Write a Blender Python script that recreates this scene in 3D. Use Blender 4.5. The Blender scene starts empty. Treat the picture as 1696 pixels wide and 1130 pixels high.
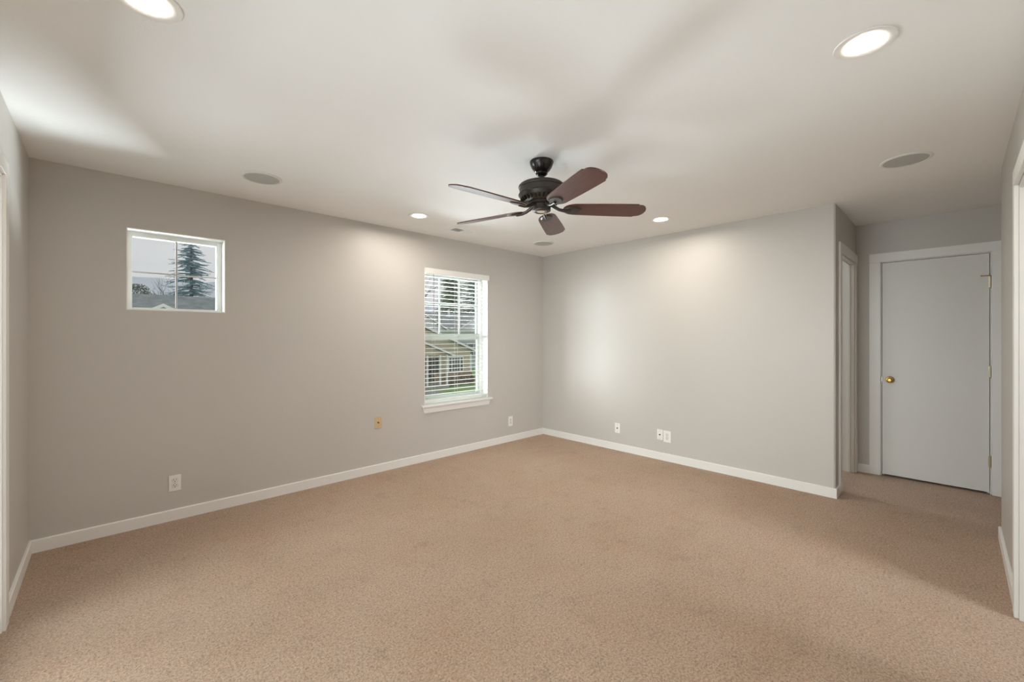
import bpy, bmesh, math, random
from mathutils import Vector, Matrix
PI = math.pi
col = bpy.context.scene.collection
sc = bpy.context.scene

# ------------------------------------------------------------------ camera
CAM_H = 1.334
cam_data = bpy.data.cameras.new('camera')
cam_data.sensor_width = 36.0
cam_data.sensor_fit = 'HORIZONTAL'
cam_data.lens = 702.8 / 1696 * 36.0
cam_data.shift_y = -6.7 / 1696
cam_data.clip_start = 0.02
cam_data.clip_end = 2000
cam = bpy.data.objects.new('camera', cam_data)
cam.location = (0, 0, CAM_H)
cam.rotation_euler = (PI / 2, 0, math.radians(46.30 - 90))
col.objects.link(cam)
sc.camera = cam


def lin(v):
    v = v / 255.0
    return v / 12.92 if v <= 0.04045 else ((v + 0.055) / 1.055) ** 2.4


def rgb(r, g, b):
    return (lin(r), lin(g), lin(b), 1.0)


# ------------------------------------------------------------------ sky
world = bpy.data.worlds.new('overcast_sky')
sc.world = world
world.use_nodes = True
wn = world.node_tree
wn.nodes.clear()
w_out = wn.nodes.new('ShaderNodeOutputWorld')
w_bg = wn.nodes.new('ShaderNodeBackground')
w_tc = wn.nodes.new('ShaderNodeTexCoord')
w_no = wn.nodes.new('ShaderNodeTexNoise')
w_no.inputs['Scale'].default_value = 3.0
w_no.inputs['Detail'].default_value = 4.0
w_cr = wn.nodes.new('ShaderNodeValToRGB')
w_cr.color_ramp.elements[0].position = 0.3
w_cr.color_ramp.elements[0].color = rgb(219, 217, 221)
w_cr.color_ramp.elements[1].position = 0.75
w_cr.color_ramp.elements[1].color = rgb(232, 232, 234)
wn.links.new(w_tc.outputs['Generated'], w_no.inputs['Vector'])
wn.links.new(w_no.outputs['Fac'], w_cr.inputs['Fac'])
wn.links.new(w_cr.outputs['Color'], w_bg.inputs['Color'])
w_bg.inputs['Strength'].default_value = 1.0
wn.links.new(w_bg.outputs['Background'], w_out.inputs['Surface'])


def area_light(name, loc, target, size, size_y, power, color, spread=180):
    d = bpy.data.lights.new(name, 'AREA')
    d.shape = 'RECTANGLE'
    d.size, d.size_y = size, size_y
    d.energy = power
    d.color = color
    d.spread = math.radians(spread)
    o = bpy.data.objects.new(name, d)
    o.location = loc
    dirv = Vector(target) - Vector(loc)
    o.rotation_euler = dirv.to_track_quat('-Z', 'Y').to_euler()
    col.objects.link(o)
    return o


DAY = (0.89, 0.955, 1.0)
# daylight through the glass door in the left wall
area_light('daylight_glass_door', (-3.6, 1.35, 1.75), (4.3, 0.95, 0.5), 3.4, 1.5, 134, DAY, 110)
area_light('added_ceiling_fill', (-6.3, 1.5, -2.7), (2.2, 1.7, 2.3), 6.5, 3.0, 430, DAY)  # unseen fill lamp added low outside to brighten the ceiling
# bright open sky and ground bounce coming through the two windows
area_light('daylight_open_sky', (-4.0, 8.4, 1.5), (2.9, 3.95, 1.3), 4.0, 4.0, 1650, DAY)
area_light('daylight_tall_window_bounce', (5.5, 8.6, -1.05), (2.85, 3.6, 1.45), 5.6, 1.5, 520, DAY, 66)
area_light('daylight_small_window_bounce', (0.9, 7.6, -1.3), (0.38, 3.9, 1.9), 5.0, 2.6, 45, DAY)
# daylight from the room behind the right-hand doorway
area_light('daylight_bath_room', (2.25, -2.9, 1.7), (2.95, 1.5, 0.1), 1.2, 1.2, 125, DAY)
# daylight in the side room behind the hall doorway
area_light('daylight_side_room', (5.2, 4.3, 1.7), (5.0, 0.8, 0.4), 1.0, 1.0, 55, DAY)

sc.view_settings.view_transform = 'Standard'
sc.view_settings.look = 'None'
sc.view_settings.exposure = 0.0
sc.view_settings.gamma = 1.0
sc.view_settings.use_curve_mapping = False
try:
    sc.cycles.max_bounces = 14
    sc.cycles.diffuse_bounces = 8
    sc.cycles.transparent_max_bounces = 24
    sc.cycles.caustics_reflective = False
    sc.cycles.caustics_refractive = False
    sc.cycles.sample_clamp_indirect = 4.0
except Exception:
    pass


# ------------------------------------------------------------------ materials
def mat(name, color, rough=0.6, metal=0.0, spec=0.5, emit=None, emit_str=0.0):
    m = bpy.data.materials.new(name)
    m.use_nodes = True
    b = m.node_tree.nodes['Principled BSDF']
    b.inputs['Base Color'].default_value = color
    b.inputs['Roughness'].default_value = rough
    b.inputs['Metallic'].default_value = metal
    b.inputs['Specular IOR Level'].default_value = spec
    if emit:
        b.inputs['Emission Color'].default_value = emit
        b.inputs['Emission Strength'].default_value = emit_str
    return m


def coords(nt, scale=(1, 1, 1), rot=(0, 0, 0)):
    tc = nt.nodes.new('ShaderNodeTexCoord')
    mp = nt.nodes.new('ShaderNodeMapping')
    mp.inputs['Scale'].default_value = scale
    mp.inputs['Rotation'].default_value = rot
    nt.links.new(tc.outputs['Object'], mp.inputs['Vector'])
    return mp.outputs['Vector']


def noise(nt, vec, scale, detail=2.0, rough=0.5):
    n = nt.nodes.new('ShaderNodeTexNoise')
    n.inputs['Scale'].default_value = scale
    n.inputs['Detail'].default_value = detail
    n.inputs['Roughness'].default_value = rough
    nt.links.new(vec, n.inputs['Vector'])
    return n.outputs['Fac']


def ramp(nt, fac, stops):
    r = nt.nodes.new('ShaderNodeValToRGB')
    e = r.color_ramp.elements
    e[0].position, e[0].color = stops[0]
    e[1].position, e[1].color = stops[-1]
    for p, c in stops[1:-1]:
        k = e.new(p)
        k.color = c
    nt.links.new(fac, r.inputs['Fac'])
    return r.outputs['Color']


def mix(nt, a, b, fac, mode='MIX'):
    m = nt.nodes.new('ShaderNodeMix')
    m.data_type = 'RGBA'
    m.blend_type = mode
    for s, v in ((m.inputs[0], fac), (m.inputs[6], a), (m.inputs[7], b)):
        if isinstance(v, (int, float, tuple)):
            s.default_value = v
        else:
            nt.links.new(v, s)
    return m.outputs[2]


def bump(nt, height, strength, dist):
    b = nt.nodes.new('ShaderNodeBump')
    b.inputs['Strength'].default_value = strength
    b.inputs['Distance'].default_value = dist
    nt.links.new(height, b.inputs['Height'])
    nt.links.new(b.outputs['Normal'], nt.nodes['Principled BSDF'].inputs['Normal'])


def paint_wall(name, c1, c2, rough, spec):
    m = mat(name, c1, rough, spec=spec)
    nt = m.node_tree
    v = coords(nt)
    c = ramp(nt, noise(nt, v, 1.3, 3), [(0.3, c1), (0.7, c2)])
    nt.links.new(c, nt.nodes['Principled BSDF'].inputs['Base Color'])
    bump(nt, noise(nt, v, 130, 3), 0.10, 0.004)
    return m


M = {}
M['wall'] = paint_wall('greige_wall_paint', (0.535, 0.512, 0.480, 1), (0.550, 0.526, 0.492, 1), 0.45, 0.5)
M['ceiling'] = paint_wall('white_ceiling_paint', (0.86, 0.86, 0.85, 1), (0.87, 0.87, 0.86, 1), 0.8, 0.2)
M['trim'] = mat('white_trim_paint', (0.80, 0.79, 0.765, 1), 0.38)
M['door'] = mat('off_white_door_paint', (0.72, 0.71, 0.685, 1), 0.5)
M['vinyl'] = mat('white_vinyl', (0.82, 0.84, 0.83, 1), 0.35)
M['sash'] = mat('shade_tinted_sash_vinyl', (0.50, 0.55, 0.51, 1), 0.4)  # vinyl darkened: backlit shade and green glass tint painted into the colour
M['muntin'] = mat('grey_window_bars', (0.50, 0.49, 0.49, 1), 0.4)
M['blind'] = mat('white_blind_slats', (0.86, 0.86, 0.83, 1), 0.35)
M['cord'] = mat('pale_cord', (0.75, 0.74, 0.70, 1), 0.8)
M['wand'] = mat('grey_plastic_wand', (0.30, 0.29, 0.29, 1), 0.3)
M['plate'] = mat('white_plastic_plate', (0.83, 0.82, 0.79, 1), 0.35)
M['recept'] = mat('white_plastic_receptacle', (0.78, 0.77, 0.74, 1), 0.3)
M['almond'] = mat('almond_plastic_plate', (0.62, 0.45, 0.27, 1), 0.35)
M['slot'] = mat('dark_slot', (0.02, 0.018, 0.015, 1), 0.6)
M['screw'] = mat('screw_metal', (0.45, 0.42, 0.38, 1), 0.35, 0.8)
M['brass'] = mat('polished_brass', (0.80, 0.55, 0.18, 1), 0.18, 1.0)
M['hinge'] = mat('aged_brass_hinge', (0.62, 0.55, 0.40, 1), 0.35, 0.9)
M['bronze'] = mat('dark_oiled_bronze', (0.036, 0.029, 0.025, 1), 0.40, 0.25, 0.5)
M['bronze_gloss'] = mat('dark_bronze_gloss', (0.016, 0.012, 0.011, 1), 0.24, 0.3, 0.5)
M['chrome'] = mat('chrome', (0.75, 0.74, 0.72, 1), 0.12, 1.0)
M['cream'] = mat('cap_painted_reflection', (0.62, 0.52, 0.38, 1), 0.4)  # cream tone paints a reflection on the fan's bottom plate
M['grille'] = mat('grey_speaker_cloth', (0.47, 0.47, 0.455, 1), 0.85)
M['speaker_rim'] = mat('white_speaker_rim', (0.74, 0.74, 0.72, 1), 0.5)
M['vent_white'] = mat('white_vent_metal', (0.85, 0.85, 0.84, 1), 0.45)
M['dark'] = mat('dark_void', (0.02, 0.02, 0.02, 1), 0.9)
M['lens'] = mat('frosted_lamp_lens', (0.9, 0.88, 0.84, 1), 0.5, emit=(1.0, 0.93, 0.82, 1), emit_str=6.0)
M['lamp_trim'] = mat('white_lamp_trim', (0.86, 0.84, 0.81, 1), 0.45)

# blade wood
m = mat('mahogany_blade', rgb(96, 52, 42), 0.34, spec=0.5)
nt = m.node_tree
v = coords(nt, (3, 60, 20))
c = ramp(nt, noise(nt, v, 2.2, 6, 0.65), [(0.30, rgb(58, 31, 27)), (0.55, rgb(84, 48, 41)), (0.75, rgb(106, 66, 56))])
nt.links.new(c, nt.nodes['Principled BSDF'].inputs['Base Color'])
M['blade'] = m

# carpet
m = mat('beige_carpet', rgb(196, 168, 138), 0.95, spec=0.1)
nt = m.node_tree
v = coords(nt)
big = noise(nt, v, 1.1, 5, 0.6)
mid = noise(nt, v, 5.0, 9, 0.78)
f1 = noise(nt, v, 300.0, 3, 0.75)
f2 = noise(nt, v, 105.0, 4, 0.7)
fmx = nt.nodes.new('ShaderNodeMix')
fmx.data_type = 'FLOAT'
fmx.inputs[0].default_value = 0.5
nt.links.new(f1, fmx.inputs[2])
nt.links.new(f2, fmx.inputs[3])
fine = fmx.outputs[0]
c_fine = ramp(nt, fine, [(0.37, (0.165, 0.108, 0.070, 1)), (0.485, (0.51, 0.362, 0.258, 1)), (0.63, (0.76, 0.572, 0.43, 1))])  # dark end paints the shade between carpet tufts into the colour
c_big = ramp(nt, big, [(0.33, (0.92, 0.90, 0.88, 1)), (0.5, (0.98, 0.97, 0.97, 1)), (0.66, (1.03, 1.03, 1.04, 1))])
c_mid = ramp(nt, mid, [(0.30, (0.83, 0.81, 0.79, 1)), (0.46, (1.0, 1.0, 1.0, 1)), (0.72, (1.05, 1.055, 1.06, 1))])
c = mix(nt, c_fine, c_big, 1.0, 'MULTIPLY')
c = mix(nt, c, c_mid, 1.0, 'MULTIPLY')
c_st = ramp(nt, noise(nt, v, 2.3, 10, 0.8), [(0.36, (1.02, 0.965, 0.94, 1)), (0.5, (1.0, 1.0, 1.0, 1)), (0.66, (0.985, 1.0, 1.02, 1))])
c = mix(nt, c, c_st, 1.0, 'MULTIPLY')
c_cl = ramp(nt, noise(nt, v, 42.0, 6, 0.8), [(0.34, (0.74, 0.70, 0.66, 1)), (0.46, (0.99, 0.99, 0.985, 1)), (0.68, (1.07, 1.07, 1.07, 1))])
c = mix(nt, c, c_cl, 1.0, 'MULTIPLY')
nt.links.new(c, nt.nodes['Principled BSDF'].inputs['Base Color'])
bump(nt, fine, 1.0, 0.012)
nt.nodes['Principled BSDF'].inputs['Sheen Weight'].default_value = 0.15
M['carpet'] = m

# thin window glass
m = bpy.data.materials.new('window_glass')
m.use_nodes = True
nt = m.node_tree
nt.nodes.clear()
o_ = nt.nodes.new('ShaderNodeOutputMaterial')
tr = nt.nodes.new('ShaderNodeBsdfTransparent')
tr.inputs['Color'].default_value = (0.95, 0.97, 0.96, 1)
gl = nt.nodes.new('ShaderNodeBsdfGlossy')
gl.inputs['Roughness'].default_value = 0.02
mx = nt.nodes.new('ShaderNodeMixShader')
mx.inputs[0].default_value = 0.05
nt.links.new(tr.outputs[0], mx.inputs[1])
nt.links.new(gl.outputs[0], mx.inputs[2])
nt.links.new(mx.outputs[0], o_.inputs['Surface'])
M['glass'] = m


def speckle(name, c1, c2, scale, rough=0.9, stretch=(1, 1, 1)):
    m = mat(name, c1, rough, spec=0.2)
    nt = m.node_tree
    v = coords(nt, stretch)
    c = ramp(nt, noise(nt, v, scale, 5, 0.65), [(0.32, c1), (0.68, c2)])
    nt.links.new(c, nt.nodes['Principled BSDF'].inputs['Base Color'])
    return m


M['lawn'] = speckle('lawn_grass', rgb(112, 150, 88), rgb(158, 190, 122), 0.7)
M['asphalt'] = speckle('driveway_concrete', rgb(150, 150, 146), rgb(172, 172, 168), 1.5)
M['shingle_grey'] = speckle('grey_shingles', rgb(118, 128, 130), rgb(150, 158, 160), 2.0, stretch=(1, 1, 4))
M['shingle_pale'] = speckle('pale_grey_shingles', rgb(140, 148, 148), rgb(168, 176, 176), 1.6, stretch=(1, 1, 4))
M['siding_beige'] = speckle('beige_siding', rgb(196, 186, 164), rgb(206, 197, 176), 0.6, stretch=(0.2, 0.2, 8))
M['siding_white'] = speckle('white_siding', rgb(225, 230, 228), rgb(240, 243, 242), 0.6, stretch=(0.2, 0.2, 8))
M['siding_blue'] = speckle('blue_grey_siding', rgb(180, 192, 198), rgb(196, 206, 212), 0.6, stretch=(0.2, 0.2, 8))
M['ext_white'] = mat('white_exterior_trim', (0.88, 0.89, 0.88, 1), 0.6)
M['stone'] = speckle('stone_wainscot', rgb(120, 100, 84), rgb(190, 164, 138), 3.0, stretch=(1, 1, 3))
M['ext_glass'] = mat('dark_house_window', (0.10, 0.13, 0.13, 1), 0.1, spec=0.6)
M['ext_dark'] = mat('dark_porch_door', (0.07, 0.075, 0.08, 1), 0.6)
M['shutter'] = mat('dark_shutter', (0.10, 0.12, 0.14, 1), 0.6)
M['needle_blue'] = speckle('blue_green_needles', rgb(112, 152, 164), rgb(172, 202, 212), 0.9)
M['needle_green'] = speckle('green_needles', rgb(98, 122, 92), rgb(156, 174, 142), 0.8)
M['needle_grey'] = speckle('grey_green_needles', rgb(126, 146, 136), rgb(170, 186, 176), 0.8)
M['shrub'] = speckle('dark_shrub_leaves', rgb(92, 108, 96), rgb(136, 150, 132), 1.5)
M['hedge'] = speckle('red_brown_shrub_leaves', rgb(92, 84, 62), rgb(146, 128, 98), 2.0)
M['bark'] = speckle('grey_bark', rgb(96, 98, 104), rgb(128, 130, 136), 3.0)
M['hill'] = speckle('haze_painted_hill', rgb(206, 213, 222), rgb(218, 224, 232), 0.06)  # distance haze painted into the pale blue-grey colour


# ------------------------------------------------------------------ helpers
class MB:
    def __init__(self):
        self.bm = bmesh.new()

    def box(self, lo, hi, mtx=None, bevel=0.0, seg=1):
        x0, y0, z0 = lo
        x1, y1, z1 = hi
        vs = [self.bm.verts.new(p) for p in ((x0, y0, z0), (x1, y0, z0), (x1, y1, z0), (x0, y1, z0),
                                             (x0, y0, z1), (x1, y0, z1), (x1, y1, z1), (x0, y1, z1))]
        fs = [self.bm.faces.new([vs[i] for i in q]) for q in
              ((3, 2, 1, 0), (4, 5, 6, 7), (0, 1, 5, 4), (1, 2, 6, 5), (2, 3, 7, 6), (3, 0, 4, 7))]
        if bevel > 0:
            es = list({e for f in fs for e in f.edges})
            r = bmesh.ops.bevel(self.bm, geom=es, offset=bevel, segments=seg, affect='EDGES', profile=0.5)
            vs = list({v for f in r['faces'] for v in f.verts} | {v for v in vs if v.is_valid})
        if mtx is not None:
            bmesh.ops.transform(self.bm, matrix=mtx, verts=vs)
        return self

    def lathe(self, prof, seg=40, c=(0, 0, 0), mtx=None):
        rings = []
        allv = []
        for r, z in prof:
            if r < 1e-6:
                ring = [self.bm.verts.new((c[0], c[1], c[2] + z))]
            else:
                ring = [self.bm.verts.new((c[0] + r * math.cos(2 * PI * i / seg), c[1] + r * math.sin(2 * PI * i / seg), c[2] + z))
                        for i in range(seg)]
            rings.append(ring)
            allv += ring
        for a, b in zip(rings, rings[1:]):
            if len(a) == 1 and len(b) == 1:
                continue
            for i in range(seg):
                j = (i + 1) % seg
                if len(a) == 1:
                    self.bm.faces.new((a[0], b[i], b[j]))
                elif len(b) == 1:
                    self.bm.faces.new((a[i], a[j], b[0]))
                else:
                    self.bm.faces.new((a[i], a[j], b[j], b[i]))
        if mtx is not None:
            bmesh.ops.transform(self.bm, matrix=mtx, verts=allv)
        return self

    def tube(self, pts, radii, seg=8, caps=True):
        pts = [Vector(p) for p in pts]
        if isinstance(radii, (int, float)):
            radii = [radii] * len(pts)
        rings = []
        up = Vector((0, 0, 1))
        for i, p in enumerate(pts):
            d = (pts[min(i + 1, len(pts) - 1)] - pts[max(i - 1, 0)]).normalized()
            a = d.cross(up)
            if a.length < 1e-4:
                a = d.cross(Vector((1, 0, 0)))
            a.normalize()
            b = d.cross(a)
            rings.append([self.bm.verts.new(p + radii[i] * (a * math.cos(2 * PI * k / seg) + b * math.sin(2 * PI * k / seg)))
                          for k in range(seg)])
        for A, B in zip(rings, rings[1:]):
            for k in range(seg):
                self.bm.faces.new((A[k], A[(k + 1) % seg], B[(k + 1) % seg], B[k]))
        if caps:
            self.bm.faces.new(list(reversed(rings[0])))
            self.bm.faces.new(rings[-1])
        return self

    def prism(self, poly, axis, a, b):
        """extrude a 2D polygon along an axis from a to b; poly in the two other axes (cyclic order)"""
        def P(u, w, t):
            return {'x': (t, u, w), 'y': (u, t, w), 'z': (u, w, t)}[axis]
        A = [self.bm.verts.new(P(u, w, a)) for u, w in poly]
        B = [self.bm.verts.new(P(u, w, b)) for u, w in poly]
        n = len(poly)
        for i in range(n):
            self.bm.faces.new((A[i], A[(i + 1) % n], B[(i + 1) % n], B[i]))
        self.bm.faces.new(list(reversed(A)))
        self.bm.faces.new(B)
        return self

    def quad(self, *ps):
        self.bm.faces.new([self.bm.verts.new(p) for p in ps])
        return self

    def build(self, name, material, parent=None, smooth=False, recalc=True, angle=35):
        if recalc:
            bmesh.ops.recalc_face_normals(self.bm, faces=self.bm.faces)
        if smooth:
            lim = math.radians(angle)
            for f in self.bm.faces:
                f.smooth = True
            for e in self.bm.edges:
                if len(e.link_faces) == 2 and e.calc_face_angle(0) > lim:
                    e.smooth = False
        me = bpy.data.meshes.new(name)
        self.bm.to_mesh(me)
        self.bm.free()
        o = bpy.data.objects.new(name, me)
        me.materials.append(material)
        col.objects.link(o)
        if parent is not None:
            o.parent = parent
        return o


def thing(name, label, cat, loc=(0, 0, 0), rotz=0.0, group=None):
    o = bpy.data.objects.new(name, None)
    o.empty_display_size = 0.1
    col.objects.link(o)
    o.location = loc
    o.rotation_euler = (0, 0, rotz)
    tag(o, label, cat, group)
    return o


def tag(o, label, cat, group=None):
    o['label'] = label
    o['category'] = cat
    if group:
        o['group'] = group
    return o


def struct(o, label=None, cat=None):
    o['kind'] = 'structure'
    if label:
        o['label'] = label
        o['category'] = cat
    return o


def struct_empty(name, label, cat, loc=(0, 0, 0)):
    o = bpy.data.objects.new(name, None)
    col.objects.link(o)
    o.location = loc
    return struct(o, label, cat)


def dup(root, loc, rotz, label, group=None):
    r = root.copy()
    col.objects.link(r)
    r.location = loc
    r.rotation_euler = (0, 0, rotz)
    r['label'] = label
    if group:
        r['group'] = group
    for ch in list(root.children):
        c_ = ch.copy()
        col.objects.link(c_)
        c_.parent = r
        for g in list(ch.children):
            d_ = g.copy()
            col.objects.link(d_)
            d_.parent = c_
    return r


def wall_solid(axis, face, back, u0, u1, z0, z1, holes, bevel_edges=None):
    """solid wall in plane axis=face..back, spanning u0..u1 and z0..z1, with rectangular holes (u0,u1,z0,z1)"""
    mb = MB()
    bm = mb.bm
    us = sorted({u0, u1, *[h[0] for h in holes], *[h[1] for h in holes]})
    zs = sorted({z0, z1, *[h[2] for h in holes], *[h[3] for h in holes]})

    def inh(i, j):
        if i < 0 or j < 0 or i >= len(us) - 1 or j >= len(zs) - 1:
            return True
        u = (us[i] + us[i + 1]) / 2
        z = (zs[j] + zs[j + 1]) / 2
        return any(h[0] < u < h[1] and h[2] < z < h[3] for h in holes)
    cache = {}

    def V(i, j, s):
        k = (i, j, s)
        if k not in cache:
            d = face if s == 0 else back
            cache[k] = bm.verts.new((d, us[i], zs[j]) if axis == 'x' else (us[i], d, zs[j]))
        return cache[k]
    for i in range(len(us) - 1):
        for j in range(len(zs) - 1):
            if inh(i, j):
                continue
            bm.faces.new((V(i, j, 0), V(i + 1, j, 0), V(i + 1, j + 1, 0), V(i, j + 1, 0)))
            bm.faces.new((V(i, j, 1), V(i, j + 1, 1), V(i + 1, j + 1, 1), V(i + 1, j, 1)))
            for di, dj, a, b in ((-1, 0, (i, j), (i, j + 1)), (1, 0, (i + 1, j), (i + 1, j + 1)),
                                 (0, -1, (i, j), (i + 1, j)), (0, 1, (i, j + 1), (i + 1, j + 1))):
                if inh(i + di, j + dj):
                    bm.faces.new((V(*a, 0), V(*b, 0), V(*b, 1), V(*a, 1)))
    return mb


# ------------------------------------------------------------------ room shell
H = 2.44
YA, XB, YD, XE, XC, YF = 3.94, 4.357, 0.691, 5.402, -0.345, -0.206
W1 = (0.098, 0.671, 1.521, 2.090)
W2 = (2.466, 3.358, 0.580, 2.080)
XFE = 4.262         # free end of the front wall
GD = (0.54, 2.977, 0.0, 2.07)       # glass door opening in the left wall
FD = (2.30, 3.115, 0.0, 2.05)       # door opening in the front wall
ED = (-0.205, 0.500, 0.0, 2.053)    # hall closet door opening
DD = (4.580, 5.318, 0.0, 2.060)     # hall side door opening

f = MB()
f.box((-0.48, -1.75, -0.14), (5.56, 4.12, 0.0))
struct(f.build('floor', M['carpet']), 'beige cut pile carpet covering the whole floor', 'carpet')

# ceiling with round cut-outs for the recessed lamps
LIGHTS = [(2.061, 3.385), (3.769, 1.918), (2.065, 0.238), (0.096, 1.841)]
R_CUT = 0.080
mb = MB()
bm = mb.bm
CX0, CX1, CY0, CY1 = -0.48, 5.56, -1.75, 4.12
hw = 0.11
xs = sorted({CX0, CX1, *[round(x - hw, 4) for x, y in LIGHTS], *[round(x + hw, 4) for x, y in LIGHTS]})
ys = sorted({CY0, CY1, *[round(y - hw, 4) for x, y in LIGHTS], *[round(y + hw, 4) for x, y in LIGHTS]})
for i in range(len(xs) - 1):
    for j in range(len(ys) - 1):
        mx_, my_ = (xs[i] + xs[i + 1]) / 2, (ys[j] + ys[j + 1]) / 2
        if any(abs(mx_ - x) < hw and abs(my_ - y) < hw for x, y in LIGHTS):
            continue
        mb.quad((xs[i], ys[j], H), (xs[i], ys[j + 1], H), (xs[i + 1], ys[j + 1], H), (xs[i + 1], ys[j], H))
bmesh.ops.remove_doubles(bm, verts=bm.verts, dist=1e-5)
for lx, ly in LIGHTS:
    sub_x = [x for x in xs if lx - hw - 1e-4 <= x <= lx + hw + 1e-4]
    n = 48
    ring, sq, top = [], [], []
    for k in range(n):
        a = 2 * PI * k / n + PI / 4
        ca, sa = math.cos(a), math.sin(a)
        s = hw / max(abs(ca), abs(sa))
        sq.append(bm.verts.new((lx + s * ca, ly + s * sa, H)))
        ring.append(bm.verts.new((lx + R_CUT * ca, ly + R_CUT * sa, H)))
        top.append(bm.verts.new((lx + R_CUT * ca, ly + R_CUT * sa, H + 0.12)))
    for k in range(n):
        l = (k + 1) % n
        bm.faces.new((sq[k], ring[k], ring[l], sq[l]))
        bm.faces.new((ring[k], top[k], top[l], ring[l]))
    bm.faces.new(top)
mb.box((CX0, CY0, H + 0.16), (CX1, CY1, H + 0.24))
for lo, hi in (((CX0, CY0, H), (CX0 + 0.02, CY1, H + 0.16)), ((CX1 - 0.02, CY0, H), (CX1, CY1, H + 0.16)),
               ((CX0, CY0, H), (CX1, CY0 + 0.02, H + 0.16)), ((CX0, CY1 - 0.02, H), (CX1, CY1, H + 0.16))):
    mb.box(lo, hi)
struct(mb.build('ceiling', M['ceiling'], recalc=False), 'flat white painted ceiling', 'ceiling')

wb = wall_solid('y', YA, YA + 0.18, XC - 0.135, XB + 0.12, 0.0, H, [W1, W2])
struct(wb.build('wall_back', M['wall']), 'greige wall with the two windows', 'wall')
wr = wall_solid('x', XB, XB + 0.12, YD, YA, 0.0, H, [])
es = [e for e in wr.bm.edges if all(abs(v_.co.x - XB) < 1e-5 and abs(v_.co.y - YD) < 1e-5 for v_ in e.verts)]
bmesh.ops.bevel(wr.bm, geom=es, offset=0.008, segments=3, affect='EDGES')
struct(wr.build('wall_right', M['wall']), 'greige wall right of the corner, lit by a ceiling lamp', 'wall')
wl = wall_solid('x', XC, XC - 0.135, -1.75, YA, 0.0, H, [GD])
struct(wl.build('wall_left', M['wall']), 'greige wall at the left edge', 'wall')
wf = wall_solid('y', YF, YF - 0.12, XC, XFE, 0.0, H, [FD])
es = [e for e in wf.bm.edges if all(abs(v_.co.x - XFE) < 1e-5 and abs(v_.co.y - YF) < 1e-5 for v_ in e.verts)]
bmesh.ops.bevel(wf.bm, geom=es, offset=0.008, segments=3, affect='EDGES')
struct(wf.build('wall_front', M['wall']), 'short greige wall at the right edge', 'wall')
wd = wall_solid('y', YD, YD + 0.12, XB + 0.12, XE, 0.0, H, [DD])
struct(wd.build('wall_hall_side', M['wall']), 'narrow hall wall with the side doorway', 'wall')
we = wall_solid('x', XE, XE + 0.12, -1.75, YD + 0.12, 0.0, H, [ED])
struct(we.build('wall_hall_end', M['wall']), 'hall wall holding the flat white door', 'wall')
b = MB()
b.box((XFE - 0.12, -1.63, 0), (XFE, YF - 0.12, H))
struct(b.build('wall_hall_near', M['wall']))
b = MB()
b.box((XFE - 0.12, -1.75, 0), (XE, -1.63, H))
struct(b.build('wall_hall_far', M['wall']))
wrr = wall_solid('y', -1.63, -1.75, XC, XFE - 0.12, 0.0, H, [(1.6, 2.95, 0.75, 2.1)])
struct(wrr.build('wall_rear', M['wall']))

# side room behind the hall doorway, with its own window opening
b = MB()
b.box((6.40, YD + 0.12, 0), (6.52, 3.80, H))
b.box((XE + 0.12, YD, 0), (6.52, YD + 0.12, H))
struct(b.build('wall_side_room', M['wall']))
wsr = wall_solid('y', 3.80, 3.92, XB + 0.12, 6.52, 0.0, H, [(4.75, 5.75, 0.9, 2.05)])
struct(wsr.build('wall_side_room_far', M['wall']))
b = MB()
b.box((5.56, YD + 0.12, H), (6.52, 3.92, H + 0.1))
struct(b.build('ceiling_side_room', M['ceiling']))
b = MB()
b.box((5.56, YD + 0.12, -0.14), (6.52, 3.92, 0.0))
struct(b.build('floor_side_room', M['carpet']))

# baseboards
BH, BT = 0.080, 0.013


def base_profile(n0, n1):
    """n0 wall side coordinate, n1 front coordinate"""
    s = 1 if n1 > n0 else -1
    return [(n0, 0.0), (n1, 0.0), (n1, BH - 0.005), (n1 - s * 0.004, BH), (n0, BH)]


def base_run(mbb, axis, wall, front, a, b, joints=()):
    cuts = [a, *joints, b]
    for i in range(len(cuts) - 1):
        lo = cuts[i] + (0.0004 if i > 0 else 0)
        hi = cuts[i + 1] - (0.0004 if i < len(cuts) - 2 else 0)
        mbb.prism(base_profile(wall, front), axis, lo, hi)


b = MB()
base_run(b, 'x', YA, YA - BT, XC, XB, (2.085,))
struct(b.build('baseboard_back', M['trim']))
b = MB()
base_run(b, 'y', XB, XB - BT, YD - BT, YA - BT, (1.48,))
base_run(b, 'x', YD, YD - BT, XB, 4.496)
struct(b.build('baseboard_right', M['trim']))
b = MB()
base_run(b, 'y', XC, XC + BT, 3.059, YA - BT)
struct(b.build('baseboard_left', M['trim']))
b = MB()
base_run(b, 'x', YF, YF + BT, 3.197, XFE + BT)
base_run(b, 'y', XFE, XFE + BT, -0.9, YF)
struct(b.build('baseboard_front', M['trim']))
b = MB()
base_run(b, 'y', XE, XE - BT, 0.586, YD - 0.016)
base_run(b, 'y', XE, XE - BT, -1.63, -0.291)
struct(b.build('baseboard_hall', M['trim']))


# ------------------------------------------------------------------ windows
def ring_frame(mbb, u0, u1, z0, z1, l, r, bt, t, y0, y1, bevel=0.002):
    mbb.box((u0, y0, z0), (u0 + l, y1, z1), bevel=bevel)
    mbb.box((u1 - r, y0, z0), (u1, y1, z1), bevel=bevel)
    mbb.box((u0 + l, y0, z0), (u1 - r, y1, z0 + bt), bevel=bevel)
    mbb.box((u0 + l, y0, z1 - t), (u1 - r, y1, z1), bevel=bevel)


w1 = struct_empty('window_1', 'small square four-pane window high on the back wall', 'window', (W1[0], YA, W1[2]))


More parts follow.
